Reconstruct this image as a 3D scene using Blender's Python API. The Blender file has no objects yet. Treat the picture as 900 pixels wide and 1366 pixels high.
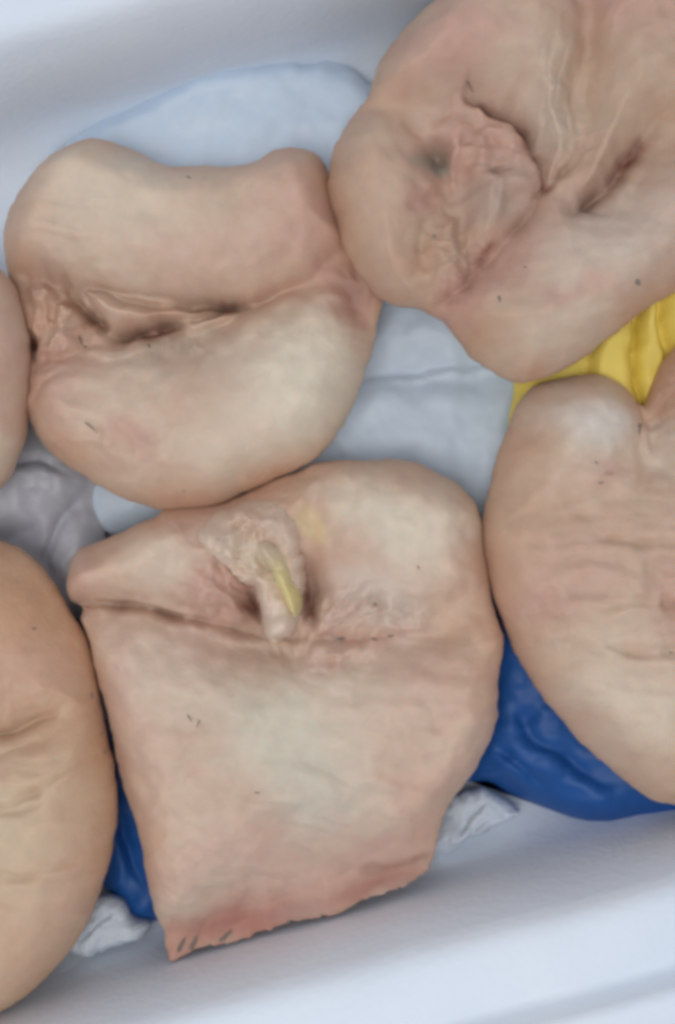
import bpy, math, random
import numpy as np
from mathutils import Vector

S = bpy.context.scene
C = S.collection
rng = np.random.default_rng(7)
random.seed(7)

# ------------------------------------------------------------------ camera
CAMZ = 0.70                       # lens height above the box floor (m)
U = 1.0 / 3000.0                  # plan unit used below: 3 units = 1 mm
cam = bpy.data.cameras.new('camera')
camo = bpy.data.objects.new('camera', cam); C.objects.link(camo)
camo.location = (0, 0, CAMZ); camo.rotation_euler = (0, 0, 0)
cam.sensor_fit = 'VERTICAL'
cam.angle = 2 * math.atan(683.0 / 1950.0)
cam.clip_start = 0.01; cam.clip_end = 50
cam.dof.use_dof = True; cam.dof.focus_distance = 0.62; cam.dof.aperture_fstop = 2.8
S.camera = camo
S.render.resolution_x = 674; S.render.resolution_y = 1024

# ------------------------------------------------------------------ light
w = bpy.data.worlds.new('World'); S.world = w; w.use_nodes = True
bg = w.node_tree.nodes['Background']
bg.inputs[0].default_value = (0.87, 0.925, 1.0, 1); bg.inputs[1].default_value = 0.58

def area(name, loc, target, sx, sy, power, col):
    l = bpy.data.lights.new(name, 'AREA'); l.shape = 'RECTANGLE'; l.size = sx; l.size_y = sy
    l.energy = power; l.color = col
    o = bpy.data.objects.new(name, l); C.objects.link(o); o.location = loc
    d = Vector(target) - Vector(loc); o.rotation_euler = d.to_track_quat('-Z', 'Y').to_euler()
    return o
area('ceiling_lamp', (-0.16, -0.22, 1.25), (-0.02, -0.02, 0.05), 0.45, 0.4, 4.4, (1.0, 0.968, 0.925))

S.view_settings.view_transform = 'Standard'; S.view_settings.look = 'None'
S.view_settings.exposure = 0.04; S.view_settings.gamma = 1.0
S.render.engine = 'CYCLES'
S.cycles.use_denoising = True
S.cycles.filter_width = 3.6
S.cycles.max_bounces = 5; S.cycles.diffuse_bounces = 3; S.cycles.use_adaptive_sampling = True; S.cycles.adaptive_threshold = 0.03

# ------------------------------------------------------------------ helpers
def smooth_closed(pts, n=6):
    p = np.array(pts, float); N = len(p); out = []
    for i in range(N):
        a, b, c, d = p[(i-1) % N], p[i], p[(i+1) % N], p[(i+2) % N]
        for k in range(n):
            t = k / n
            out.append(0.5*((2*b)+(-a+c)*t+(2*a-5*b+4*c-d)*t*t+(-a+3*b-3*c+d)*t**3))
    return np.array(out)

def smooth_open(pts, n=5):
    p = np.array(pts, float)
    if len(p) < 3: return p
    q = np.vstack([2*p[0]-p[1], p, 2*p[-1]-p[-2]]); out = []
    for i in range(1, len(q)-2):
        a, b, c, d = q[i-1], q[i], q[i+1], q[i+2]
        for k in range(n):
            t = k / n
            out.append(0.5*((2*b)+(-a+c)*t+(2*a-5*b+4*c-d)*t*t+(-a+3*b-3*c+d)*t**3))
    out.append(p[-1])
    return np.array(out)

def seg_dist(X, Y, pts, closed):
    """distance to a polyline, signed side of the nearest segment, position along it (0..1)"""
    best = np.full(X.shape, 1e9); side = np.zeros(X.shape); along = np.zeros(X.shape)
    n = len(pts); m = n if closed else n-1
    for i in range(m):
        ax, ay = pts[i]; bx, by = pts[(i+1) % n]
        dx, dy = bx-ax, by-ay; L = dx*dx+dy*dy + 1e-9
        t = np.clip(((X-ax)*dx+(Y-ay)*dy)/L, 0, 1)
        ex = X-(ax+t*dx); ey = Y-(ay+t*dy); d2 = ex*ex+ey*ey
        k = d2 < best
        best = np.where(k, d2, best)
        side = np.where(k, np.sign(dx*(Y-ay)-dy*(X-ax)), side)
        along = np.where(k, (i+t)/m, along)
    return np.sqrt(best), side, along

def inside(X, Y, pts):
    r = np.zeros(X.shape, bool); n = len(pts)
    for i in range(n):
        ax, ay = pts[i]; bx, by = pts[(i+1) % n]
        if ay == by: continue
        c = ((ay > Y) != (by > Y)) & (X < (bx-ax)*(Y-ay)/(by-ay)+ax)
        r ^= c
    return r

class Noise:
    def __init__(s, seed): s.t = np.random.default_rng(seed).random((128, 128))*2-1
    def at(s, X, Y):
        xi = np.floor(X).astype(int); yi = np.floor(Y).astype(int)
        fx = X-xi; fy = Y-yi
        fx = fx*fx*fx*(fx*(fx*6-15)+10); fy = fy*fy*fy*(fy*(fy*6-15)+10)
        t = s.t; a = xi & 127; b = (xi+1) & 127; c = yi & 127; d = (yi+1) & 127
        return (t[a, c]*(1-fx)+t[b, c]*fx)*(1-fy)+(t[a, d]*(1-fx)+t[b, d]*fx)*fy
    def fbm(s, X, Y, sc, oc=4, gain=0.5):
        v = 0; amp = 1
        for k in range(oc):
            v = v + amp*s.at(X/sc*2**k+17.3*k, Y/sc*2**k+5.1*k); amp *= gain
        return v
    def ridged(s, X, Y, sc, oc=3, gain=0.45):
        v = 0; amp = 1
        for k in range(oc):
            v = v + amp*(1-2*np.sqrt(0.02+s.at(X/sc*2**k+9.3*k, Y/sc*2**k+3.7*k)**2)); amp *= gain
        return v

def q(t, p=2.0):
    t = np.clip(t, 0, 1)
    return (1-(1-t)**p)**(1/p)

class Shape:
    """plan description of a soft body: outline + lobes + folds, evaluated in numpy"""
    def __init__(s, outline, zc, H, R, centre=None, lobes=(), creases=(), bumps=(), noise=(), seed=1,
                 k=4.0, base=0.5, depth=110, NT=520, NR=140, edge_p=2.0, ridge=None, wob=1.2, post=None, carrier=None, wr=(), rough=(), fray=None):
        s.o = smooth_closed(outline, 7); s.zc = zc; s.H = H; s.R = R; s.depth = depth
        s.c = np.array(centre) if centre is not None else s.o.mean(0)
        s.lobes = [(smooth_closed(l[0], 4), l[1], l[2]) for l in lobes]
        s.creases = [(smooth_open(c[0], 5),)+tuple(c[1:]) for c in creases]
        s.bumps = bumps; s.noise = noise; s.n = Noise(seed); s.k = k; s.base = base
        s.NT, s.NR, s.edge_p, s.ridge, s.wob, s.post, s.carrier = NT, NR, edge_p, ridge, wob, post, carrier; s.wr, s.rough, s.fray = wr, rough, fray
    def height(s, X, Y, Xd=None, Yd=None):
        if Xd is None: Xd, Yd = X, Y
        d, _, _ = seg_dist(Xd, Yd, s.o, True)
        d = np.where(inside(Xd, Yd, s.o), d, 0)
        s.last_d = d
        n = s.n
        Xw = X+7*n.fbm(X+300, Y, 70, 3); Yw = Y+7*n.fbm(X, Y+300, 70, 3)   # folds never run ruler-straight
        if s.lobes:
            acc = np.exp(np.full(X.shape, s.base*s.H)/s.k)
            for poly, H, R in s.lobes:
                dl, _, _ = seg_dist(Xw, Yw, poly, True)
                dl = np.where(inside(Xw, Yw, poly), dl, 0)
                acc = acc+np.exp(H*q(dl/R, 1.8)/s.k)
            h = s.k*np.log(acc)-s.k*0.7
        else:
            h = np.full(X.shape, s.H, float)
        for c in s.creases:
            pts, wd, dep = c[0], c[1], c[2]
            dist, side, al = seg_dist(Xw, Yw, pts, False)
            taper = np.clip(np.minimum(al, 1-al)*3.2, 0, 1); taper = taper*taper*(3-2*taper)*(0.8+0.35*n.at(X/17, Y/17))
            h = h-dep*taper*(0.55*np.exp(-dist/wd)+0.45*np.exp(-(dist/wd)**2))
            if len(c) > 3:
                h = h+c[3]*taper*np.where(side > 0, 1.0, 0.0)*np.exp(-(dist/c[4])**2)*(1-np.exp(-(dist/(wd*0.5))**2))
        for (bx, by, rx, ry, ang, amp) in s.bumps:
            ca, sa = math.cos(math.radians(ang)), math.sin(math.radians(ang))
            ux = ((Xw-bx)*ca+(Yw-by)*sa)/rx; uy = (-(Xw-bx)*sa+(Yw-by)*ca)/ry
            h = h+amp*np.exp(-(ux*ux+uy*uy))
        for sc, amp in s.noise:
            h = h+amp*n.fbm(X+40, Y-90, sc, 3)
        if s.ridge:
            h = h+s.ridge[1]*n.ridged(X, Y, s.ridge[0])
        for (ang, sp, aniso, amp, cx, cy, rad) in s.wr:          # slack skin: long thin wrinkles
            ca, sa = math.cos(math.radians(ang)), math.sin(math.radians(ang))
            u = Xw*ca+Yw*sa; v = -Xw*sa+Yw*ca+0.0006*(u-cx)**2
            f = n.at(u/(sp*aniso)+3.1, v/sp+8.7)+0.5*n.at(u/(sp*aniso*0.6)+13.1, v/sp*2.1+1.7)
            f = 1-np.sqrt(0.012+f*f)*2
            m = np.exp(-((X-cx)**2+(Y-cy)**2)/(rad*rad))
            h = h-amp*f*m                                       # rounded folds between sharp valleys
        for (bx, by, rx, ry, sc, amp) in s.rough:               # torn, lumpy flesh
            m = np.exp(-((Xw-bx)/rx)**2-((Yw-by)/ry)**2)
            h = h+amp*m*(n.fbm(Xw+61, Yw-33, sc, 3, 0.55)-0.6*np.abs(n.at(Xw/sc*1.7+5, Yw/sc*1.7)))
        if s.post is not None: h = s.post(X, Y, h, d)
        return h*q(d/s.R, s.edge_p)
    def build(s, name, mat, parent=None, colour=None, origin=(0, 0, 0)):
        NT, NR, NB = s.NT, s.NR, 22
        # resample the outline by angle-free arc length
        o = s.o; seg = np.linalg.norm(np.roll(o, -1, 0)-o, axis=1); cum = np.concatenate([[0], np.cumsum(seg)])
        tt = np.linspace(0, cum[-1], NT, endpoint=False)
        oc = np.vstack([o, o[:1]])
        ox = np.interp(tt, cum, oc[:, 0]); oy = np.interp(tt, cum, oc[:, 1])
        ox0, oy0 = ox.copy(), oy.copy()
        wv = s.wob*(s.n.fbm(ox*1.0, oy*1.0, 14, 3)+1.8*s.n.at(ox/45+3, oy/45))
        if s.fray is not None: wv = wv+s.fray(ox, oy)*(s.n.at(ox/9+7, oy/9)+0.6*s.n.at(ox/4+2, oy/4))
        dxo = ox-s.c[0]; dyo = oy-s.c[1]; ln = np.hypot(dxo, dyo)
        ox = ox+dxo/ln*wv; oy = oy+dyo/ln*wv
        ph = np.linspace(0, 1, NR+1)[1:]
        r = np.sin(ph*math.pi/2)**0.92
        X = s.c[0]+r[:, None]*(ox-s.c[0])[None]; Y = s.c[1]+r[:, None]*(oy-s.c[1])[None]
        h = s.height(X, Y, s.c[0]+r[:, None]*(ox0-s.c[0])[None], s.c[1]+r[:, None]*(oy0-s.c[1])[None]); h[-1] = 0
        hc = s.height(np.array([s.c[0]]), np.array([s.c[1]]))[0]
        pb = np.linspace(1, 0, NB+1)[1:-1]
        rb = np.sin(pb*math.pi/2)
        Xb = s.c[0]+rb[:, None]*(ox-s.c[0])[None]; Yb = s.c[1]+rb[:, None]*(oy-s.c[1])[None]
        hb = -s.depth*np.minimum(1, 1.25*np.sqrt(np.clip(1-rb**2.5, 0, 1)))[:, None]*np.ones((1, NT))
        px = np.concatenate([[s.c[0]], X.ravel(), Xb.ravel(), [s.c[0]]])
        py = np.concatenate([[s.c[1]], Y.ravel(), Yb.ravel(), [s.c[1]]])
        pz = np.concatenate([[hc], h.ravel(), hb.ravel(), [-s.depth]])
        if s.carrier is not None: pz = pz+s.carrier.height(px, py)
        co = np.stack([(px-450)*U*(CAMZ-s.zc)/0.65-origin[0], (683-py)*U*(CAMZ-s.zc)/0.65-origin[1], s.zc+pz*U-origin[2]], 1)
        # faces
        nr = NR+len(rb); j = np.arange(NT); jn = (j+1) % NT
        quads = []
        for i in range(nr-1):
            a = 1+i*NT
            quads.append(np.stack([a+j, a+NT+j, a+NT+jn, a+jn], 1))
        quads = np.concatenate(quads)
        t0 = np.stack([np.zeros(NT, int), 1+j, 1+jn], 1)
        last = 1+(nr-1)*NT; tip = len(px)-1
        t1 = np.stack([last+j, np.full(NT, tip), last+jn], 1)
        me = mesh_from(name, co, quads, np.concatenate([t0, t1]))
        if colour is not None:
            col = colour(px, py, pz)
            at = me.attributes.new('skin_colour', 'FLOAT_COLOR', 'POINT')
            at.data.foreach_set('color', np.concatenate([col, np.ones((len(px), 1))], 1).astype(np.float32).ravel())
        me.materials.append(mat)
        ob = bpy.data.objects.new(name, me); C.objects.link(ob)
        if parent is not None: ob.parent = parent
        return ob
    def surf(s, x, y):
        """world point on the top surface above plan point x, y"""
        h = s.height(np.array([float(x)]), np.array([float(y)]))[0]
        return Vector(((x-450)*U*(CAMZ-s.zc)/0.65, (683-y)*U*(CAMZ-s.zc)/0.65, s.zc+h*U))

def mesh_from(name, co, quads, tris):
    me = bpy.data.meshes.new(name)
    nq, nt = len(quads), len(tris)
    me.vertices.add(len(co)); me.vertices.foreach_set('co', co.astype(np.float32).ravel())
    loops = np.concatenate([quads.ravel(), tris.ravel()]) if nt else quads.ravel()
    me.loops.add(len(loops)); me.loops.foreach_set('vertex_index', loops.astype(np.int32))
    me.polygons.add(nq+nt)
    st = np.concatenate([np.arange(nq)*4, nq*4+np.arange(nt)*3]); tot = np.concatenate([np.full(nq, 4), np.full(nt, 3)])
    me.polygons.foreach_set('loop_start', st.astype(np.int32))
    try: me.polygons.foreach_set('loop_total', tot.astype(np.int32))
    except Exception: pass
    me.update(calc_edges=True); me.validate()
    me.polygons.foreach_set('use_smooth', np.ones(nq+nt, bool))
    me.update()
    return me

def tag(o, label, cat, group=None):
    o['label'] = label; o['category'] = cat
    if group: o['group'] = group
def empty(name, loc):
    o = bpy.data.objects.new(name, None); C.objects.link(o); o.location = loc; o.empty_display_size = 0.03
    return o

def srgb(r, g, b):
    f = lambda c: (c/255/12.92) if c/255 <= 0.04045 else ((c/255+0.055)/1.055)**2.4
    return np.array([f(r), f(g), f(b)])

# ------------------------------------------------------------------ materials
def nodes(name):
    m = bpy.data.materials.new(name); m.use_nodes = True
    nt = m.node_tree; b = nt.nodes['Principled BSDF']
    return m, nt, b
def add(nt, t, **kw):
    n = nt.nodes.new(t)
    for k, v in kw.items():
        if k in n.inputs: n.inputs[k].default_value = v
        else: setattr(n, k, v)
    return n

def skin_material(name='plucked_skin'):
    m, nt, b = nodes(name); L = nt.links.new
    tc = add(nt, 'ShaderNodeTexCoord')
    at = add(nt, 'ShaderNodeAttribute', attribute_name='skin_colour')
    n1 = add(nt, 'ShaderNodeTexNoise'); n1.inputs['Scale'].default_value = 140; n1.inputs['Detail'].default_value = 5
    n2 = add(nt, 'ShaderNodeTexNoise'); n2.inputs['Scale'].default_value = 900; n2.inputs['Detail'].default_value = 3
    vo = add(nt, 'ShaderNodeTexVoronoi'); vo.inputs['Scale'].default_value = 330
    for n in (n1, n2, vo): L(tc.outputs['Object'], n.inputs['Vector'])
    cr = add(nt, 'ShaderNodeMapRange'); cr.inputs['From Min'].default_value = 0.3; cr.inputs['From Max'].default_value = 0.7
    cr.inputs['To Min'].default_value = 0.96; cr.inputs['To Max'].default_value = 1.04
    L(n1.outputs['Fac'], cr.inputs['Value'])
    mx = add(nt, 'ShaderNodeVectorMath', operation='SCALE'); L(at.outputs['Color'], mx.inputs[0]); L(cr.outputs['Result'], mx.inputs['Scale'])
    L(mx.outputs['Vector'], b.inputs['Base Color'])
    rr = add(nt, 'ShaderNodeMapRange'); rr.inputs['To Min'].default_value = 0.46; rr.inputs['To Max'].default_value = 0.68
    L(n1.outputs['Fac'], rr.inputs['Value']); L(rr.outputs['Result'], b.inputs['Roughness'])
    b.inputs['Specular IOR Level'].default_value = 0.3
    b.inputs['Subsurface Weight'].default_value = 0.35
    b.inputs['Subsurface Radius'].default_value = (1.0, 0.42, 0.25); b.inputs['Subsurface Scale'].default_value = 0.004
    mm = add(nt, 'ShaderNodeMath', operation='MULTIPLY_ADD'); mm.inputs[1].default_value = 0.5
    L(vo.outputs['Distance'], mm.inputs[0]); L(n2.outputs['Fac'], mm.inputs[2])
    bp = add(nt, 'ShaderNodeBump'); bp.inputs['Strength'].default_value = 0.28; bp.inputs['Distance'].default_value = 0.001
    L(mm.outputs[0], bp.inputs['Height']); L(bp.outputs['Normal'], b.inputs['Normal'])
    return m

def plastic(name, col, rough=0.35, trans=0.0, bump=0.3, scale=90, sub=0.0, alpha=1.0):
    m, nt, b = nodes(name); L = nt.links.new
    tc = add(nt, 'ShaderNodeTexCoord')
    n1 = add(nt, 'ShaderNodeTexNoise'); n1.inputs['Scale'].default_value = scale; n1.inputs['Detail'].default_value = 6
    n1.inputs['Distortion'].default_value = 1.2
    L(tc.outputs['Object'], n1.inputs['Vector'])
    mr = add(nt, 'ShaderNodeMapRange'); mr.inputs['To Min'].default_value = 0.9; mr.inputs['To Max'].default_value = 1.1
    L(n1.outputs['Fac'], mr.inputs['Value'])
    rgb = add(nt, 'ShaderNodeRGB'); rgb.outputs[0].default_value = (*col, 1)
    mx = add(nt, 'ShaderNodeVectorMath', operation='SCALE'); L(rgb.outputs[0], mx.inputs[0]); L(mr.outputs[0], mx.inputs['Scale'])
    L(mx.outputs['Vector'], b.inputs['Base Color'])
    b.inputs['Roughness'].default_value = rough
    b.inputs['Specular IOR Level'].default_value = 0.4
    b.inputs['Transmission Weight'].default_value = trans
    b.inputs['Alpha'].default_value = alpha
    bp = add(nt, 'ShaderNodeBump'); bp.inputs['Strength'].default_value = bump; bp.inputs['Distance'].default_value = 0.003
    L(n1.outputs['Fac'], bp.inputs['Height']); L(bp.outputs['Normal'], b.inputs['Normal'])
    return m

def foam_material():
    m, nt, b = nodes('moulded_foam'); L = nt.links.new
    tc = add(nt, 'ShaderNodeTexCoord')
    vo = add(nt, 'ShaderNodeTexVoronoi'); vo.inputs['Scale'].default_value = 260
    n1 = add(nt, 'ShaderNodeTexNoise'); n1.inputs['Scale'].default_value = 14; n1.inputs['Detail'].default_value = 4
    for n in (vo, n1): L(tc.outputs['Object'], n.inputs['Vector'])
    cr = add(nt, 'ShaderNodeValToRGB')
    cr.color_ramp.elements[0].position = 0.3; cr.color_ramp.elements[0].color = (0.76, 0.83, 0.93, 1)
    cr.color_ramp.elements[1].position = 0.65; cr.color_ramp.elements[1].color = (0.81, 0.87, 0.95, 1)
    L(n1.outputs['Fac'], cr.inputs['Fac']); L(cr.outputs['Color'], b.inputs['Base Color'])
    b.inputs['Roughness'].default_value = 0.55; b.inputs['Specular IOR Level'].default_value = 0.3
    bp = add(nt, 'ShaderNodeBump'); bp.inputs['Strength'].default_value = 0.18; bp.inputs['Distance'].default_value = 0.001
    L(vo.outputs['Distance'], bp.inputs['Height']); L(bp.outputs['Normal'], b.inputs['Normal'])
    return m

M_SKIN = skin_material()
M_FOAM = foam_material()
M_WHITE = plastic('white_film', (0.69, 0.81, 0.95), 0.42, bump=0.08, scale=40)
M_CLEAR = plastic('clear_film', (0.54, 0.55, 0.61), 0.42, bump=0.05, scale=35)
M_BLUE = plastic('blue_film', (0.015, 0.098, 0.35), 0.5, bump=0.06, scale=30)
M_YELLOW = plastic('yellow_film', (0.93, 0.74, 0.16), 0.45, bump=0.08, scale=40)
M_SCRAP = plastic('frosted_film', (0.66, 0.72, 0.80), 0.6, bump=0.02, scale=50)
M_QUILL, _nt, _b = nodes('dark_quill'); _b.inputs['Base Color'].default_value = (0.22, 0.175, 0.15, 1); _b.inputs['Roughness'].default_value = 0.5

# ------------------------------------------------------------------ foam box
ANG = math.radians(15)
def foam_box():
    a, lx = 0.1905, 0.36            # half width / half length of the floor
    prof = [(0.052, -0.030), (0.057, -0.028), (0.064, 0.118), (0.0635, 0.1265), (0.0615, 0.129), (0.048, 0.129),
            (0.0445, 0.1278), (0.0432, 0.1245), (0.0420, 0.1140), (0.0408, 0.1113), (0.0385, 0.1104), (0.028, 0.1096), (0.0185, 0.1085), (0.0140, 0.1064),
            (0.0108, 0.1020), (0.0088, 0.094), (0.0065, 0.080), (0.0048, 0.065), (0.0030, 0.045), (0.0010, 0.028), (-0.002, 0.017), (-0.007, 0.0085), (-0.014, 0.003), (-0.022, 0.0008),
            (-0.03, 0.0), (-0.06, 0.0), (-0.11, 0.0), (-0.15, 0.0)]
    nz = Noise(3); NP = 480
    rows = []
    for off, z in prof:
        hx, hy = lx+off, a+off
        rad = max(0.012, 0.028+off*0.8)
        rad = min(rad, hy*0.95, hx*0.95)
        # rounded rectangle sampled by a fixed parameter
        ex, ey = hx-rad, hy-rad
        pts = []
        per = [2*ey, rad*math.pi/2, 2*ex, rad*math.pi/2]*2
        share = [70, 20, 130, 20]*2
        for side in range(8):
            for k in range(share[side]):
                t = k/share[side]
                if side == 0: p = (hx, -ey+2*ey*t)
                elif side == 1: p = (ex+rad*math.cos(t*math.pi/2), ey+rad*math.sin(t*math.pi/2))
                elif side == 2: p = (ex-2*ex*t, hy)
                elif side == 3: p = (-ex-rad*math.sin(t*math.pi/2), ey+rad*math.cos(t*math.pi/2))
                elif side == 4: p = (-hx, ey-2*ey*t)
                elif side == 5: p = (-ex-rad*math.cos(t*math.pi/2), -ey-rad*math.sin(t*math.pi/2))
                elif side == 6: p = (-ex+2*ex*t, -hy)
                else: p = (ex+rad*math.sin(t*math.pi/2), -ey-rad*math.cos(t*math.pi/2))
                pts.append((*p, z))
        rows.append(pts)
    co = np.array(rows)                     # rows, 480, 3
    NP = co.shape[1]
    co[:, :, 2] += 0.0007*nz.fbm(co[:, :, 0]*1000, co[:, :, 1]*1000, 40, 3)
    co[:, :, 1] += 0.0006*nz.fbm(co[:, :, 0]*1000+500, co[:, :, 2]*1000, 35, 3)
    nr = co.shape[0]; j = np.arange(NP); jn = (j+1) % NP
    quads = np.concatenate([np.stack([i*NP+j, i*NP+jn, (i+1)*NP+jn, (i+1)*NP+j], 1) for i in range(nr-1)])
    V = co.reshape(-1, 3); V = np.vstack([V, [[0, 0, -0.03], [0, 0, 0.0]]])
    t = np.concatenate([np.stack([jn, j, np.full(NP, len(V)-2)], 1), np.stack([(nr-1)*NP+j, (nr-1)*NP+jn, np.full(NP, len(V)-1)], 1)])
    me = mesh_from('foam_box', V, quads, t); me.materials.append(M_FOAM)
    o = bpy.data.objects.new('foam_box', me); C.objects.link(o)
    n0 = 0.0195
    o.rotation_euler = (0, 0, ANG); o.location = (-math.sin(ANG)*n0, math.cos(ANG)*n0, 0)
    tag(o, 'white moulded foam box with stepped rim that holds the plucked birds', 'foam box')
    return o
foam_box()

# ------------------------------------------------------------------ plastic bags under the birds
def thing_shape(name, sh, mat, label, cat, group=None):
    o = sh.build(name, mat); tag(o, label, cat, group); return o

white_bag = Shape([(50, 240), (90, 190), (150, 152), (225, 118), (310, 92), (400, 84), (460, 92), (520, 130), (620, 220), (720, 330), (770, 470),
                   (765, 600), (700, 690), (560, 720), (400, 715), (260, 712), (140, 712), (105, 660), (90, 560), (60, 400)], 0.009, 26, 40,
                  lobes=[([(40, 260), (90, 170), (225, 100), (310, 70), (460, 70), (560, 140), (560, 250), (300, 320), (60, 330)], 60, 60),
                         ([(430, 520), (520, 505), (640, 500), (780, 490), (780, 640), (700, 720), (400, 730), (380, 600)], 36, 40),
                         ([(480, 400), (560, 380), (720, 400), (760, 480), (640, 498), (520, 505), (440, 520)], 28, 50)],
                  creases=[([(440, 524), (500, 514), (560, 506), (640, 498), (720, 494)], 4, -7), ([(440, 516), (500, 506), (560, 498), (640, 490), (720, 486)], 5, 6), ([(200, 190), (260, 150), (330, 135)], 10, 5), ([(560, 400), (530, 450), (500, 480)], 9, 5)],
                  noise=[(110, 5), (40, 2)], ridge=(70, 2.6), seed=11, depth=24, base=0.8, wob=2.5, NT=360, NR=110)
thing_shape('white_bag', white_bag, M_WHITE, 'pale bluish white plastic bag lying flat between the birds and back wall', 'plastic bag')

clear_bag = Shape([(-90, 560), (-95, 470), (-60, 400), (0, 380), (40, 420), (60, 520), (90, 580), (135, 640), (140, 700), (150, 760), (120, 830), (60, 860), (-60, 840), (-120, 700)], 0.011, 30, 45,
                  lobes=[([(-80, 560), (50, 560), (120, 620), (100, 690), (40, 720), (-80, 700)], 44, 45), ([(20, 690), (100, 660), (150, 720), (130, 820), (40, 850), (0, 760)], 34, 40)],
                  creases=[([(0, 640), (60, 610), (110, 640)], 9, 10, 8, 26), ([(115, 660), (85, 700), (70, 760), (80, 810)], 9, 14, 10, 24)],
                  noise=[(70, 9), (30, 2)], ridge=(120, 4), seed=14, depth=30, base=0.6, wob=3, NT=260, NR=80)
thing_shape('clear_bag', clear_bag, M_CLEAR, 'crumpled grey translucent plastic bag in the gap beside the left birds', 'plastic bag')

blue_bag = Shape([(140, 960), (120, 1060), (135, 1150), (165, 1215), (230, 1225), (330, 1170), (520, 1080), (630, 1040), (690, 1062), (770, 1092), (850, 1100), (950, 1080),
                  (980, 980), (900, 870), (740, 800), (640, 790), (400, 880), (220, 920)], 0.013, 24, 45, centre=(480, 990),
                 lobes=[([(630, 860), (680, 800), (800, 860), (920, 980), (930, 1090), (780, 1110), (680, 1070), (620, 1030)], 72, 70),
                        ([(120, 1000), (200, 980), (240, 1100), (220, 1240), (150, 1220), (110, 1100)], 40, 40)],
                 creases=[([(660, 900), (700, 960), (760, 1010), (840, 1050)], 14, 12, 10, 40), ([(655, 985), (690, 1010), (720, 1050)], 9, 16, 8, 24),
                          ([(150, 1040), (170, 1110), (195, 1180)], 8, 10, 7, 20)],
                 noise=[(70, 9), (34, 2.5)], ridge=(160, 3), seed=17, depth=34, base=0.5, wob=3, NT=420, NR=120)
thing_shape('blue_bag', blue_bag, M_BLUE, 'crumpled dark blue plastic bag beneath the middle and right birds', 'plastic bag')

yellow_bag = Shape([(684, 575), (682, 530), (695, 480), (760, 440), (840, 390), (930, 320), (1010, 330), (1020, 420), (960, 500), (900, 545), (850, 580), (760, 610)], 0.034, 26, 30,
                   centre=(850, 470),
                   lobes=[([(690, 580), (690, 500), (740, 470), (800, 460), (830, 540), (800, 600)], 34, 30),
                          ([(770, 500), (790, 440), (835, 420), (848, 480), (845, 560), (800, 560)], 50, 26),
                          ([(850, 560), (842, 470), (850, 400), (880, 390), (885, 470), (872, 560)], 40, 18),
                          ([(880, 480), (875, 390), (930, 320), (1010, 330), (980, 470), (900, 520)], 54, 30)],
                   creases=[([(838, 400), (842, 450), (846, 500), (852, 560)], 5, 12, 5, 16), ([(870, 390), (876, 440), (874, 510)], 5, 12, 6, 14), ([(770, 470), (782, 520)], 9, 6)],
                   noise=[(60, 3)], ridge=(120, 1), seed=19, depth=30, base=0.55, wob=2, NT=300, NR=100)
thing_shape('yellow_bag', yellow_bag, M_YELLOW, 'folded bright yellow plastic bag squeezed between the two right birds', 'plastic bag')

scrap1 = Shape([(585, 1090), (610, 1062), (650, 1050), (672, 1068), (690, 1082), (660, 1100), (628, 1118), (600, 1135), (575, 1140), (560, 1120)], 0.014, 30, 18,
               creases=[([(600, 1120), (625, 1085), (650, 1060)], 4, 12, 9, 12), ([(620, 1110), (650, 1090)], 4, 10, 8, 10)], noise=[(34, 8), (14, 1)], ridge=(60, 4),
               seed=23, depth=30, wob=3, NT=180, NR=60)
thing_shape('plastic_scrap', scrap1, M_SCRAP, 'crumpled frosted plastic scrap between the middle bird, blue bag and front wall', 'plastic scrap', 'frosted plastic scraps')
scrap2 = Shape([(95, 1262), (105, 1225), (130, 1195), (160, 1200), (185, 1225), (205, 1232), (175, 1252), (140, 1262), (120, 1275)], 0.024, 22, 14,
               creases=[([(105, 1255), (135, 1225), (160, 1205)], 4, 10, 8, 10)], noise=[(34, 6), (14, 1)], ridge=(60, 3),
               seed=29, depth=40, wob=3, NT=180, NR=60)
thing_shape('plastic_scrap', scrap2, M_SCRAP, 'small frosted plastic scrap beside the bottom left bird, below the blue bag', 'plastic scrap', 'frosted plastic scraps')

# ------------------------------------------------------------------ plucked birds
BASE = (0.66, 0.465, 0.35)
PALE = np.array([0.76, 0.665, 0.53]); PINK = np.array([0.61, 0.365, 0.295]); RED = np.array([0.25, 0.095, 0.07])
TAN = np.array([0.58, 0.39, 0.275]); ORANGE = np.array([0.63, 0.365, 0.225]); WHITE = np.array([0.72, 0.66, 0.60]); GREY = np.array([0.34, 0.31, 0.26])
BROWN = np.array([0.36, 0.20, 0.145]); YELL = np.array([0.80, 0.68, 0.32])

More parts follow.
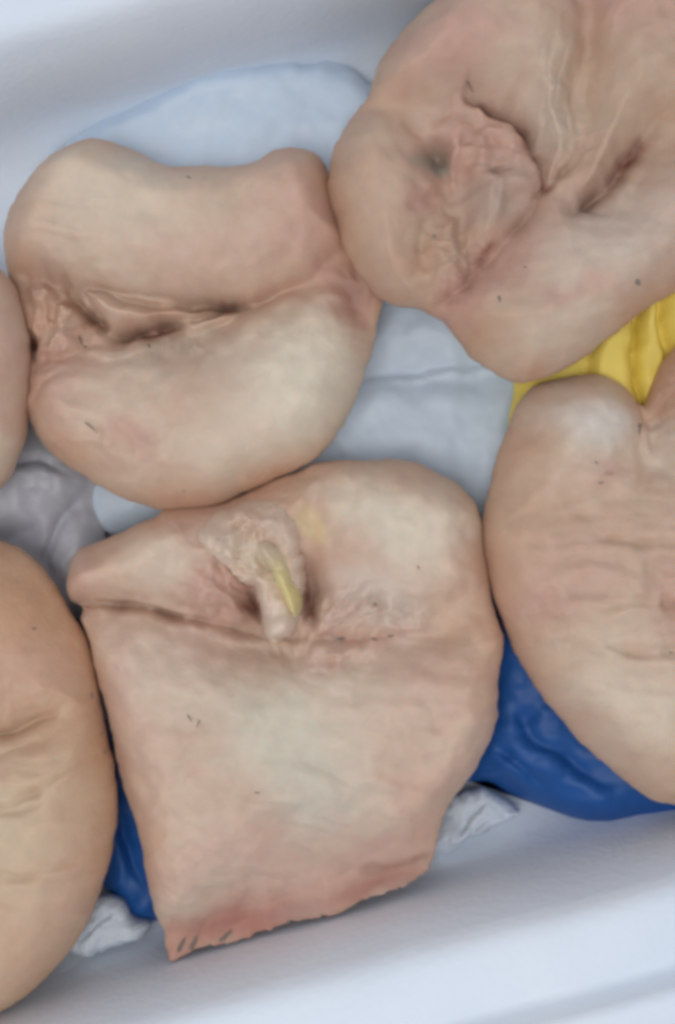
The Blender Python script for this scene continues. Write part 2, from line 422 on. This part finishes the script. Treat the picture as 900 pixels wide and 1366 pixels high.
def colourer(base, blobs, strokes, seed, mott=1.0, flank=None):
    nz = Noise(seed+100); strokes = [(smooth_open(s[0], 5),)+tuple(s[1:]) for s in strokes]
    def f(x, y, z):
        c = np.tile(np.array(base), (len(x), 1))
        m = nz.fbm(x, y, 150, 3, .4)*mott
        m2 = nz.fbm(x+900, y-300, 75, 3, .4)*mott
        c = c+(PINK-c)*np.clip(m*0.55, 0, 0.45)[:, None]
        c = c+(PALE-c)*np.clip(-m*0.4, 0, 0.3)[:, None]
        c = c+(TAN-c)*np.clip(m2*0.5, 0, 0.4)[:, None]
        if flank is not None:  # pinker thin skin, plus warm edge shade tinted into the colour near the outline
            dd, _, _ = seg_dist(x, y, flank.o, True)
            k = np.clip(0.62*np.exp(-(dd/55)**1.5)*(1+0.9*nz.at(x/50+4, y/50)), 0, 0.8)
            c = c+(np.array(base)*np.array((1.03, 0.90, 0.82))-c)*k[:, None]
        m3 = nz.fbm(x-400, y+210, 26, 3, .5)*mott
        c = c+(PINK-c)*np.clip(m3*0.22, 0, 0.15)[:, None]; c = c+(PALE-c)*np.clip(-m3*0.12, 0, 0.08)[:, None]
        xw = x+16*nz.fbm(x+50, y, 60, 3, .45); yw = y+16*nz.fbm(x, y+77, 60, 3, .45)
        for (bx, by, rx, ry, ang, colr, st) in blobs:
            ca, sa = math.cos(math.radians(ang)), math.sin(math.radians(ang))
            ux = ((xw-bx)*ca+(yw-by)*sa)/rx; uy = (-(xw-bx)*sa+(yw-by)*ca)/ry
            k = st*np.exp(-(ux*ux+uy*uy)**1.5)
            c = c+(np.array(colr)-c)*k[:, None]
        xw = x+4*nz.fbm(x+50, y, 20, 4); yw = y+4*nz.fbm(x, y+77, 20, 4)
        for (pts, wd, colr, st) in strokes:
            d, _, al = seg_dist(xw, yw, pts, False)
            tp = np.clip(np.minimum(al, 1-al)*5+0.2, 0, 1)*(0.75+0.5*nz.at(xw/15, yw/15))
            k = np.clip(st*tp*np.exp(-(d/wd)**2), 0, 1)
            c = c+(np.array(colr)-c)*k[:, None]
        return np.clip(c, 0.01, 0.9)
    return f

_stub_mesh = {}
def stub_mesh(length, rad):
    key = (length, rad)
    if key not in _stub_mesh:
        n = 7; V = []; 
        prof = [(1.0, -0.3), (1.0, 0.2), (0.8, 0.6), (0.35, 1.0)]
        for r, t in prof:
            for k in range(n):
                a = 2*math.pi*k/n; V.append((r*rad*math.cos(a)+0.15*rad*t*t, r*rad*math.sin(a), t*length))
        V.append((0.15*rad, 0, 1.08*length)); V = np.array(V)
        j = np.arange(n); jn = (j+1) % n
        qd = np.concatenate([np.stack([i*n+j, i*n+jn, (i+1)*n+jn, (i+1)*n+j], 1) for i in range(3)])
        t = np.stack([3*n+j, 3*n+jn, np.full(n, 4*n)], 1)
        me = mesh_from('feather_stub', V, qd, t); me.materials.append(M_QUILL); _stub_mesh[key] = me
    return _stub_mesh[key]

def stubs(root, sh, spots):
    """spots: x, y, plan length, plan radius, plan direction (deg, along which the stub lies)"""
    for (x, y, ln, rd, ang) in spots:
        p = sh.surf(x, y)
        o = bpy.data.objects.new('feather_stub', stub_mesh(round(ln*U, 5), round(rd*0.75*U, 5))); C.objects.link(o)
        o.parent = root; o.location = p-root.location
        a = math.radians(-ang); d = Vector((math.cos(a), math.sin(a), 0.22)).normalized()
        o.rotation_euler = d.to_track_quat('Z', 'Y').to_euler()

def bird(sh, colr, label, stub_spots=(), group='plucked birds in the foam box'):
    cx, cy = sh.c
    root = empty('plucked_bird', ((cx-450)*U*(CAMZ-sh.zc)/0.65, (683-cy)*U*(CAMZ-sh.zc)/0.65, sh.zc-sh.depth*U))
    sh.build('body', M_SKIN, root, colr, origin=root.location)
    stubs(root, sh, stub_spots)
    tag(root, label, 'poultry', group)
    return root

SKIN_NOISE = [(95, 8), (48, 4.0), (16, 0.4)]

# --- upper left bird, folded in two
ul = Shape([(8, 300), (25, 265), (60, 222), (105, 192), (135, 187), (175, 200), (225, 222), (280, 223), (335, 220), (365, 203), (395, 198), (425, 210),
            (442, 240), (458, 290), (485, 320), (505, 350), (512, 395), (500, 445), (485, 500), (462, 555), (430, 605), (380, 634), (330, 656), (295, 671),
            (240, 679), (185, 674), (150, 657), (110, 635), (70, 605), (45, 570), (30, 530), (22, 480), (22, 430), (18, 390), (8, 345)],
           0.052, 105, 64, centre=(255, 430), seed=31, k=8, base=0.3,
           lobes=[([(-5, 310), (50, 205), (135, 165), (225, 205), (365, 185), (450, 205), (475, 320), (440, 365), (370, 395), (300, 412), (235, 418), (180, 415), (130, 400), (100, 400), (60, 385), (15, 360)], 118, 80),
                  ([(115, 392), (180, 408), (240, 418), (300, 410), (275, 425), (240, 440), (195, 452), (155, 445), (130, 425)], 84, 26),
                  ([(25, 520), (60, 480), (110, 468), (160, 466), (205, 455), (290, 428), (370, 396), (425, 380), (458, 388), (478, 410), (498, 440), (515, 480), (505, 520), (440, 625), (300, 690), (180, 690), (60, 620), (20, 560)], 112, 110),
                  ([(60, 440), (90, 425), (120, 435), (120, 470), (90, 482), (55, 470)], 70, 34), ([(120, 470), (150, 455), (200, 458), (240, 446), (270, 440), (250, 485), (190, 505), (140, 505)], 66, 40), ([(235, 432), (262, 418), (300, 414), (320, 420), (290, 445), (255, 452)], 70, 24), ([(30, 385), (60, 372), (80, 395), (60, 412), (38, 410)], 58, 24)],
           creases=[([(40, 400), (85, 405), (120, 430), (160, 450), (200, 455), (240, 442), (300, 415), (370, 395), (450, 355)], 7, 30),
                    ([(85, 398), (105, 412), (125, 432), (165, 448)], 5, 30), ([(150, 456), (180, 452), (200, 448), (222, 442), (256, 430)], 6, 44), ([(230, 418), (260, 414), (290, 411), (345, 402)], 5, 42), ([(34, 435), (44, 462), (52, 490)], 7, 44), ([(84, 370), (90, 385), (95, 402)], 6, 24),
                    ([(125, 398), (180, 402), (250, 410), (300, 408)], 4, 9, 6, 12), ([(40, 570), (70, 520), (115, 490)], 8, 12), ([(128, 568), (140, 585), (155, 590)], 3, 5),
                    ([(190, 592), (205, 605), (215, 625)], 8, 7), ([(35, 440), (45, 460), (50, 475)], 6, 14), ([(60, 510), (85, 490), (120, 478)], 5, 6)],
           bumps=[(150, 280, 90, 60, 20, 14), (400, 520, 80, 70, -50, 16), (370, 255, 40, 40, 0, 8), (290, 250, 45, 40, 0, -12), (75, 345, 40, 20, 20, 6), (180, 610, 35, 25, 40, -7),
                  (210, 480, 30, 18, 0, -7), (440, 330, 30, 22, 0, 6)],
           noise=SKIN_NOISE, wr=[(20, 26, 4, 2.0, 110, 560, 110), (10, 20, 4, 2.0, 90, 350, 70)],
           rough=[(75, 430, 60, 50, 30, 20), (230, 462, 90, 22, 34, 8), (180, 600, 60, 40, 45, 8), (480, 380, 30, 40, 35, 8)])
ul_col = colourer(BASE, [(180, 280, 110, 60, 15, PALE, .55), (420, 510, 85, 95, 30, PALE, 1.0), (330, 590, 120, 50, -20, PALE, .5), (420, 310, 55, 45, 0, PINK, .5), (470, 390, 45, 40, 0, PINK, .8), (482, 375, 34, 38, 0, BROWN, .65),
                         (300, 350, 90, 30, -10, PINK, .25), (75, 480, 60, 50, 0, PINK, .5), (60, 390, 50, 30, 0, BROWN, .4), (190, 600, 40, 28, 40, PINK, .6), (70, 560, 40, 40, 0, PINK, .35),
                         (230, 475, 70, 25, 0, (0.5, 0.44, 0.36), .5), (310, 500, 45, 40, 0, (0.55, 0.45, 0.36), .35), (35, 300, 30, 60, 20, TAN, .6)],
                  [([(180, 452), (215, 447), (240, 438)], 5, RED, .85), ([(255, 415), (285, 413), (315, 410)], 5, RED, .6), ([(85, 400), (120, 428), (160, 448)], 7, BROWN, .6), ([(40, 455), (46, 470)], 8, RED, .75),
                   ([(320, 410), (400, 385), (460, 350)], 10, PINK, .7), ([(165, 445), (190, 440), (230, 436)], 10, PINK, .7), ([(430, 410), (470, 430), (495, 440)], 10, PINK, .7)], 31, flank=ul)
bird(ul, ul_col, 'folded plucked bird at upper left with a deep dark crease across it',
     [(112, 455, 9, 2.6, 70), (118, 466, 8, 2.4, 20), (132, 570, 20, 1.2, 40), (262, 258, 13, 1.6, 35), (205, 468, 12, 2.0, 80), (250, 655, 5, 1.6, 0)])

# --- upper right bird, cavity side up
tr = Shape([(438, 240), (448, 190), (472, 152), (490, 130), (500, 92), (530, 50), (565, 14), (610, -15), (680, -32), (780, -45), (900, -60), (1010, -50), (1085, 50), (1100, 180),
            (1040, 290), (960, 350), (905, 388), (860, 415), (815, 448), (770, 482), (720, 504), (685, 510), (650, 492), (620, 467), (602, 444), (588, 426), (560, 412), (530, 408),
            (505, 396), (482, 373), (465, 345), (452, 305), (441, 270)],
           0.066, 105, 60, centre=(730, 220), seed=37, k=9, base=0.5,
           lobes=[([(425, 250), (450, 170), (500, 150), (550, 170), (575, 210), (590, 260), (580, 300), (575, 350), (590, 425), (500, 410), (445, 330)], 102, 70),
                  ([(480, 150), (490, 90), (560, 0), (680, -60), (760, -60), (770, 60), (760, 150), (745, 215), (722, 262), (705, 200), (660, 165), (620, 145), (560, 160)], 116, 80),
                  ([(760, 220), (770, 120), (780, -60), (950, -90), (1110, 0), (1110, 150), (1000, 220), (870, 190), (800, 250), (765, 270)], 114, 90),
                  ([(595, 435), (620, 390), (660, 340), (725, 270), (800, 285), (870, 205), (1000, 210), (1080, 240), (960, 370), (820, 460), (700, 530), (620, 480)], 116, 95),
                  ([(600, 260), (640, 180), (690, 185), (712, 230), (715, 265), (690, 290), (650, 325), (615, 310)], 82, 45), ([(560, 330), (600, 290), (615, 320), (630, 370), (600, 420), (570, 400)], 76, 30)],
           creases=[([(612, 112), (620, 140), (640, 156), (665, 162), (690, 182), (708, 222), (722, 264), (728, 285)], 6, 20, 8, 22), ([(700, 285), (722, 266), (742, 245), (758, 212), (760, 165)], 7, 20, 6, 20),
                    ([(740, 310), (775, 285), (805, 256), (832, 225), (880, 165)], 11, 46, 8, 30), ([(765, 255), (782, 285), (795, 310)], 7, 14), ([(575, 440), (604, 405), (640, 362), (662, 330), (700, 300), (735, 250)], 13, 18, 8, 30), ([(632, 150), (652, 160), (678, 162)], 9, 18),
                    ([(600, 330), (622, 345), (640, 360)], 9, 9), ([(640, 225), (655, 250), (650, 290), (625, 305)], 7, 8), ([(690, 120), (720, 135), (765, 130)], 7, 7),
                    ([(530, 300), (555, 290), (585, 265)], 8, 12), ([(605, 175), (602, 215), (598, 250), (608, 300)], 5, -9), ([(612, 215), (650, 205), (690, 215)], 5, 7), ([(615, 255), (650, 245), (690, 235)], 5, 6),
                    ([(700, 352), (716, 388), (740, 408), (830, 402)], 14, 5), ([(700, 165), (730, 160), (755, 165)], 5, 7), ([(705, 130), (735, 128), (755, 140)], 5, 6),
                    ([(736, 8), (742, -10)], 6, 14), ([(560, 190), (590, 160), (615, 150)], 8, 8), ([(800, 60), (840, 90), (890, 85)], 10, 6)],
           bumps=[(577, 216, 19, 22, 0, -48), (500, 290, 40, 70, 0, 8), (600, 70, 60, 40, -30, 10), (720, 430, 70, 30, -20, 10), (740, 185, 18, 12, 0, 8), (730, 215, 12, 16, 0, 7), (735, 145, 16, 10, 0, 6),
                  (650, 290, 24, 22, 0, 7), (830, 330, 60, 40, -30, 10)],
           noise=SKIN_NOISE, wr=[(-40, 22, 4, 2, 640, 230, 90), (70, 18, 4, 2.5, 740, 150, 60), (-30, 24, 5, 1.5, 780, 420, 110)],
           rough=[(630, 220, 75, 75, 58, 22), (740, 190, 50, 60, 38, 12), (600, 360, 40, 60, 28, 16), (850, 60, 90, 60, 60, 12)])
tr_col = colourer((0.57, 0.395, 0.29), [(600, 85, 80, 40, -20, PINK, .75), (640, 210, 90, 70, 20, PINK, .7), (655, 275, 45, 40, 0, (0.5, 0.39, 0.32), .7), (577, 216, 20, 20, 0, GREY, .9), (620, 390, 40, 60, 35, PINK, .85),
                              (690, 350, 30, 50, 40, PINK, .5), (800, 330, 90, 60, -20, WHITE, .4), (500, 270, 40, 90, 0, TAN, .3), (730, 170, 35, 50, 0, (0.66, 0.56, 0.46), .6), (740, 400, 50, 18, 0, PINK, .5),
                              (840, 30, 80, 50, 0, PINK, .5), (550, 290, 30, 25, 0, PINK, .6), (720, 460, 80, 30, -20, PALE, .35), (830, 130, 90, 60, 0, TAN, .35), (490, 170, 30, 30, 0, PINK, .3)],
                  [([(655, 158), (690, 180), (708, 222), (722, 262), (745, 243)], 6, RED, .7), ([(770, 285), (800, 255), (830, 225), (862, 185)], 12, RED, .95), ([(600, 415), (630, 370), (655, 338)], 9, BROWN, .8), ([(628, 365), (640, 345), (656, 330)], 7, RED, .8), ([(660, 335), (700, 292), (724, 262)], 10, BROWN, .5),
                   ([(614, 122), (622, 150), (655, 158)], 5, RED, .7), ([(738, 8), (742, -10)], 9, RED, .7), ([(530, 300), (560, 285), (585, 265)], 10, PINK, .6), ([(575, 400), (600, 405)], 10, RED, .4)], 37, flank=tr)
bird(tr, tr_col, 'plucked bird at upper right, cavity up, with reddish gash and grey hole',
     [(829, 391, 6, 4, 60), (575, 326, 6, 2, 60), (655, 412, 9, 2.4, 75), (617, 128, 16, 2.2, 65), (884, 235, 6, 2, 10), (688, 372, 6, 1.6, 20)])

# --- right bird, back side up
rt = Shape([(655, 640), (665, 600), (682, 560), (700, 527), (730, 508), (790, 501), (828, 514), (857, 540), (873, 505), (890, 474), (930, 440), (1010, 430), (1100, 520), (1160, 700), (1150, 900),
            (1080, 1020), (985, 1076), (930, 1080), (895, 1073), (858, 1060), (810, 1025), (760, 975), (715, 920), (686, 870), (667, 820), (650, 760), (643, 700)],
           0.052, 118, 78, centre=(880, 760), seed=41, k=8,
           lobes=[([(640, 620), (700, 500), (800, 480), (860, 540), (850, 600), (870, 680), (760, 730), (640, 720)], 110, 90), ([(860, 560), (880, 470), (1010, 420), (1120, 520), (1100, 700), (920, 700), (870, 640)], 118, 90),
                  ([(620, 680), (760, 640), (1000, 620), (1180, 700), (1170, 900), (1000, 1110), (860, 1080), (760, 1000), (640, 820)], 122, 105)],
           creases=[([(755, 726), (800, 720), (850, 722), (920, 732)], 8, 13, 6, 22), ([(780, 806), (840, 795), (920, 802)], 8, 12, 6, 20), ([(780, 842), (830, 860), (920, 852)], 7, 12, 6, 18), ([(660, 730), (710, 722), (770, 730)], 8, 8), ([(670, 785), (730, 790), (800, 782)], 8, 8), ([(700, 690), (780, 694), (860, 684)], 9, 7), ([(857, 535), (862, 580), (866, 620)], 10, 16),
                    ([(720, 750), (770, 745), (830, 760), (900, 765)], 10, 4), ([(650, 770), (700, 765), (760, 780)], 8, 4), ([(690, 860), (740, 850), (800, 865)], 9, 5), ([(880, 780), (870, 820), (880, 860)], 8, 7),
                    ([(660, 690), (720, 680), (780, 675)], 8, 3), ([(700, 820), (720, 800), (725, 780)], 7, 4)],
           bumps=[(770, 580, 50, 40, 0, 10), (710, 815, 22, 30, 0, -6), (860, 1000, 50, 40, 30, -5), (820, 760, 35, 18, 0, 6), (850, 830, 30, 14, 0, 6), (760, 920, 60, 40, 40, 8)],
           noise=[(95, 7), (48, 4.5), (16, 0.4)], wr=[(4, 32, 5, 5, 800, 780, 170), (8, 20, 5, 1.2, 780, 720, 200), (-60, 24, 5, 2, 720, 920, 90)],
           rough=[(885, 520, 40, 60, 24, 16), (880, 800, 50, 80, 40, 10), (700, 820, 40, 50, 30, 6)])
rt_col = colourer((0.65, 0.47, 0.35), [(770, 560, 60, 45, 0, WHITE, .8), (780, 640, 50, 20, 0, PINK, .35), (710, 810, 40, 40, 0, PINK, .55), (890, 800, 45, 70, 0, PINK, .65), (820, 920, 90, 50, 30, PALE, .5),
                              (860, 1000, 50, 40, 30, TAN, .4), (720, 700, 60, 60, 0, TAN, .35), (885, 510, 28, 50, 0, PINK, .6), (880, 600, 30, 50, 0, WHITE, .4), (710, 930, 25, 80, -35, PINK, .25), (785, 645, 8, 6, 0, RED, .4)],
                  [([(645, 720), (650, 770), (668, 830), (690, 880)], 10, PINK, .5)], 41, .8, flank=rt)
bird(rt, rt_col, 'plump plucked bird at right edge, pale knob at its top, above the blue bag',
     [(841, 573, 14, 3.6, 100), (782, 646, 5, 1.6, 0), (868, 860, 4, 1.6, 0), (775, 620, 4, 1.2, 40)])

# --- middle bird, neck toward the front wall
def neck_drop(X, Y, h, d):
    """the body thins out into limp neck skin toward the front wall"""
    yl = 1240-(X-220)*0.27                       # line along the lower hem
    t = np.clip((Y-(yl-150-40*np.clip((X-380)/150, -1, 0)))/150, 0, 1); t = t*t*(3-2*t)
    return h*(1-0.72*t)
md = Shape([(93, 765), (106, 735), (150, 716), (200, 692), (225, 679), (290, 673), (340, 652), (400, 626), (430, 616), (520, 613), (580, 627), (620, 655), (640, 690), (648, 755), (658, 810), (672, 852),
            (663, 900), (660, 960), (640, 1010), (607, 1060), (588, 1100), (580, 1128), (576, 1150), (562, 1168), (525, 1186), (480, 1204), (430, 1221), (380, 1233), (330, 1249), (290, 1259), (262, 1265), (246, 1275), (230, 1281), (220, 1262), (219, 1238), (206, 1216), (196, 1160), (180, 1090),
            (157, 1020), (146, 960), (132, 900), (121, 850), (108, 824), (108, 809), (91, 797)],
           0.050, 110, 60, centre=(390, 900), seed=43, k=6, post=neck_drop, NT=640,
           lobes=[([(400, 660), (425, 595), (530, 590), (640, 640), (665, 710), (660, 790), (610, 815), (550, 832), (490, 835), (440, 825), (410, 780), (395, 720)], 108, 85),
                  ([(75, 770), (100, 715), (200, 670), (300, 655), (330, 700), (350, 780), (340, 838), (280, 828), (220, 812), (150, 803), (90, 810)], 112, 56),
                  ([(85, 812), (150, 806), (220, 820), (290, 838), (360, 852), (430, 852), (480, 856), (560, 840), (620, 812), (680, 800), (700, 870), (680, 980), (580, 1170), (400, 1220), (200, 1250), (160, 1080), (110, 900)], 112, 85),
                  ([(270, 690), (340, 640), (430, 620), (450, 700), (420, 760), (330, 750)], 92, 60)],
           creases=[([(70, 810), (105, 808), (150, 806), (190, 811), (230, 820), (290, 835), (350, 846), (400, 848), (450, 848), (500, 850), (550, 836), (600, 815)], 6, 24, 8, 22), ([(70, 810), (105, 808), (150, 806), (190, 811), (230, 820), (290, 835)], 5, 16), ([(80, 790), (92, 806), (110, 818)], 8, 20), ([(406, 720), (412, 775), (418, 805), (430, 850)], 10, 34), ([(325, 760), (338, 805), (355, 850)], 11, 30), ([(455, 790), (480, 815), (520, 830)], 8, 8), ([(540, 770), (535, 800), (545, 830)], 8, 9), ([(430, 790), (450, 825), (500, 840)], 7, 10, 9, 18),
                    ([(290, 730), (310, 780), (335, 825)], 8, 12), ([(210, 700), (250, 740), (290, 770)], 14, 7), ([(445, 845), (455, 860), (470, 870)], 4, 8), ([(520, 850), (560, 870), (600, 880)], 9, 5),
                    ([(560, 900), (570, 950), (540, 1000)], 10, 5), ([(320, 1000), (340, 1040), (390, 1060)], 10, 5), ([(470, 870), (480, 900), (470, 940)], 8, 5), ([(260, 938), (272, 945), (280, 955)], 4, 4),
                    ([(420, 1060), (440, 1090), (480, 1100)], 10, 5), ([(500, 960), (520, 1010), (560, 1040)], 12, 5), ([(380, 870), (400, 890), (430, 900)], 7, 5),
                    ([(255, 1272), (262, 1250), (272, 1225), (290, 1200)], 5, 10, 7, 10), ([(232, 1276), (240, 1240), (238, 1200)], 5, 9), ([(300, 1256), (312, 1235), (330, 1215)], 5, 8), ([(360, 1238), (372, 1215)], 5, 7),
                    ([(420, 1222), (430, 1190), (420, 1150), (400, 1110)], 9, 10, 8, 20), ([(500, 1192), (520, 1172), (545, 1160)], 5, 8), ([(430, 1168), (480, 1158), (530, 1150), (585, 1136)], 8, 26), ([(230, 1195), (290, 1205), (350, 1205), (400, 1190)], 9, 8)],
           bumps=[(520, 690, 70, 45, 10, 10), (220, 740, 40, 30, 0, 8), (250, 900, 70, 50, 30, 6), (430, 860, 30, 14, 0, 6), (450, 890, 20, 16, 0, 5), (400, 1040, 40, 40, 0, 6), (370, 990, 40, 30, 0, -5),
                  (334, 815, 13, 20, -20, -20), (416, 798, 9, 26, 0, -28), (450, 862, 40, 12, 0, 10), (540, 845, 40, 12, -10, -10), (497, 805, 10, 9, 0, -14), (460, 800, 22, 16, 20, 9), (520, 815, 18, 12, -20, 8), (380, 1140, 60, 40, -20, -8), (500, 1130, 50, 25, -15, -10), (600, 900, 40, 60, 0, 5)],
           noise=[(95, 8), (52, 7.0), (16, 0.5)], wr=[(-20, 34, 3, 3, 560, 900, 120), (60, 36, 3, 3, 400, 1060, 160), (5, 18, 5, 2.0, 600, 790, 70), (75, 16, 5, 2.5, 330, 1230, 120)],
           rough=[(340, 720, 60, 60, 24, 14), (480, 815, 70, 30, 22, 16), (310, 800, 60, 36, 26, 12), (430, 860, 70, 30, 26, 12), (400, 1180, 200, 40, 44, 8), (250, 690, 40, 20, 20, 8)],
           fray=lambda ox, oy: 2.6*np.clip((oy-(1165-(ox-400)*0.27))/30, 0, 1))
md_col = colourer((0.68, 0.50, 0.39), [(520, 690, 85, 55, 10, PALE, .9), (225, 745, 45, 40, 0, PALE, .45), (230, 890, 90, 60, 30, PALE, .4), (370, 950, 90, 70, 20, (0.68, 0.64, 0.52), .7), (420, 1040, 60, 60, 0, (0.66, 0.62, 0.52), .6),
                             (330, 1130, 120, 50, -10, PINK, .35), (400, 1180, 120, 30, -12, PINK, .6), (310, 790, 60, 40, 0, PINK, .65), (120, 760, 25, 40, 0, PINK, .5), (500, 800, 60, 40, 0, WHITE, .5), (410, 700, 18, 28, -20, YELL, .45),
                             (560, 880, 60, 50, 0, PINK, .3), (330, 690, 50, 30, 0, PINK, .25), (500, 1130, 60, 24, -15, PINK, .6), (450, 870, 40, 20, 0, PINK, .4), (620, 860, 40, 60, 0, TAN, .4), (150, 950, 18, 120, 12, PINK, .3), (250, 690, 30, 14, 0, PINK, .4),
                             (330, 1232, 110, 34, -15, (0.48, 0.22, 0.17), .95), (400, 1215, 50, 25, -15, (0.54, 0.37, 0.32), .5), (510, 1170, 75, 24, -15, (0.46, 0.22, 0.17), .9), (240, 1255, 30, 30, 0, (0.56, 0.31, 0.24), .7)],
                  [([(80, 808), (100, 806), (150, 806), (220, 818), (290, 835), (340, 845)], 6, BROWN, .45), ([(330, 790), (345, 825), (360, 845)], 9, RED, .45), ([(408, 765), (411, 800), (420, 830)], 8, RED, .8), ([(325, 795), (338, 818), (350, 835)], 10, RED, .5), ([(440, 845), (460, 855)], 4, GREY, .8),  # brown line paints shade into the groove; red strokes are bare flesh
                   ([(470, 1160), (530, 1150), (580, 1138)], 8, BROWN, .7), ([(420, 838), (480, 850), (560, 835)], 9, PINK, .6)], 43, .85, flank=md)  # brown stroke paints shade into the hem fold; pink is flesh
mdr = bird(md, md_col, 'large plucked bird in the middle with yellow fat showing in its cavity',
           [(500, 803, 7, 3.4, 50), (452, 849, 8, 2.4, 0), (496, 848, 6, 2.2, 20), (518, 845, 6, 2, 0), (262, 940, 9, 1.2, 60), (276, 946, 9, 1.2, 110), (241, 1262, 16, 3.8, -62), (257, 1260, 15, 4.2, -62), (298, 1250, 16, 3.8, -40), (383, 1230, 6, 1.8, -20), (362, 690, 8, 2.2, 30), (380, 705, 7, 2, 50),
            (552, 752, 4, 1.4, 80), (348, 1036, 5, 1.3, 0)])

def child_shape(root, name, sh, colr, mat=M_SKIN):
    return sh.build(name, mat, root, colr, origin=root.location)
flap = Shape([(276, 712), (296, 680), (330, 666), (368, 668), (394, 690), (405, 728), (408, 765), (408, 800), (400, 832), (382, 849), (360, 846), (348, 822), (342, 805), (334, 780), (316, 762), (296, 740)],
             0.050, 58, 24, carrier=md, centre=(362, 765), seed=47, depth=50, NT=260, NR=90, edge_p=1.9,
             bumps=[(330, 705, 26, 22, 0, 8), (374, 826, 24, 24, 0, 30), (352, 765, 18, 26, 0, 10)],
             creases=[([(335, 690), (345, 730), (348, 790)], 8, 7), ([(380, 690), (372, 720), (360, 740)], 7, 6)], noise=[(36, 8), (15, 1.5)], wob=3.5, post=lambda X, Y, h, d: h*(0.18+0.82*np.clip((Y-675)/85, 0, 1)))
child_shape(mdr, 'skin_flap', flap, colourer((0.76, 0.61, 0.49), [(330, 685, 70, 34, 0, (0.67, 0.50, 0.39), .9), (335, 735, 26, 26, 0, PALE, .5), (375, 825, 22, 25, 0, (0.79, 0.64, 0.54), .8), (345, 790, 10, 20, 0, PINK, .5)], [], 47, .35))
fat = Shape([(350, 722), (370, 724), (390, 748), (404, 782), (405, 812), (394, 821), (382, 806), (368, 778), (354, 750)], 0.050, 84, 16, carrier=md, centre=(383, 774), seed=53, depth=20, NT=160, NR=50, edge_p=1.6,
            noise=[(26, 5), (12, 2)], wob=2)
child_shape(mdr, 'fat_piece', fat, colourer((0.76, 0.67, 0.38), [(358, 735, 26, 34, 0, (0.72, 0.60, 0.45), .9), (394, 800, 14, 26, 0, (0.77, 0.66, 0.27), .7)], [], 53, .3))

# --- bottom left bird
bl = Shape([(-20, 720), (20, 728), (50, 752), (78, 788), (98, 822), (118, 862), (130, 920), (142, 980), (152, 1030), (156, 1085), (146, 1150), (126, 1210), (95, 1265), (50, 1315), (5, 1347), (-60, 1372), (-170, 1385), (-270, 1310),
            (-330, 1120), (-310, 920), (-220, 780), (-110, 722)], 0.056, 118, 78, centre=(-60, 1050), seed=61, k=8,
           lobes=[([(-120, 700), (20, 710), (110, 830), (140, 950), (60, 970), (-60, 1000), (-330, 950), (-240, 760)], 116, 100), ([(-340, 900), (-60, 960), (60, 940), (160, 940), (180, 1090), (110, 1280), (-50, 1400), (-280, 1350), (-350, 1120)], 122, 100)],
           creases=[([(-120, 1000), (-20, 972), (50, 958), (90, 940), (150, 915)], 8, 14, 7, 26), ([(-100, 1095), (0, 1062), (60, 1038), (95, 1015), (160, 995)], 8, 14, 7, 26), ([(-80, 1088), (30, 1060), (100, 1036)], 6, 9, 4, 16), ([(-20, 1168), (70, 1138), (160, 1115)], 9, 9, 5, 24), ([(-60, 985), (20, 988), (110, 962)], 7, 8),
                    ([(-60, 930), (20, 910), (90, 900)], 9, 4), ([(-60, 1020), (10, 1010), (60, 1000)], 9, 4), ([(-80, 1240), (20, 1210), (80, 1190)], 12, 4), ([(10, 840), (50, 830), (75, 835)], 8, 3)],
           bumps=[(10, 790, 60, 40, 30, 8), (60, 1100, 50, 60, 0, 6)], noise=[(95, 5), (40, 2), (16, 0.4)], wr=[(-20, 34, 6, 6, 40, 1010, 150), (-18, 20, 6, 1.3, 40, 1000, 200), (-15, 40, 6, 3, 20, 1180, 140)], rough=[(0, 920, 60, 40, 36, 8)])
bl_col = colourer((0.63, 0.44, 0.305), [(10, 800, 110, 90, 30, ORANGE, .7), (60, 880, 60, 40, 30, PINK, .35), (0, 930, 30, 18, 0, PINK, .6), (40, 1100, 80, 80, 0, (0.66, 0.53, 0.38), .5), (60, 1250, 60, 50, 0, TAN, .4)], [], 61, .7, flank=bl)
bird(bl, bl_col, 'tan plucked bird at bottom left with wrinkled skin and orange tinted top',
     [(125, 924, 6, 3, 70), (143, 998, 5, 2.2, 90), (149, 1019, 6, 2.4, 60), (60, 833, 4, 1.5, 0), (138, 975, 4, 1.6, 60)])

# --- left edge bird, only its rump shows
lf = Shape([(-30, 352), (0, 360), (20, 385), (32, 430), (38, 490), (37, 540), (28, 590), (12, 632), (-15, 665), (-80, 692), (-180, 660), (-230, 540), (-205, 425), (-120, 360)], 0.066, 95, 80, centre=(-90, 520), seed=67,
           bumps=[(-10, 480, 30, 60, 0, 6)], creases=[([(-20, 560), (10, 545), (35, 550)], 9, 5)], noise=SKIN_NOISE, NT=300, NR=90)
bird(lf, colourer((0.62, 0.46, 0.34), [(15, 470, 25, 90, 0, PINK, .55), (0, 600, 30, 40, 0, PALE, .4)], [], 67), 'plucked bird cut off by the left edge, only its rounded flank showing')
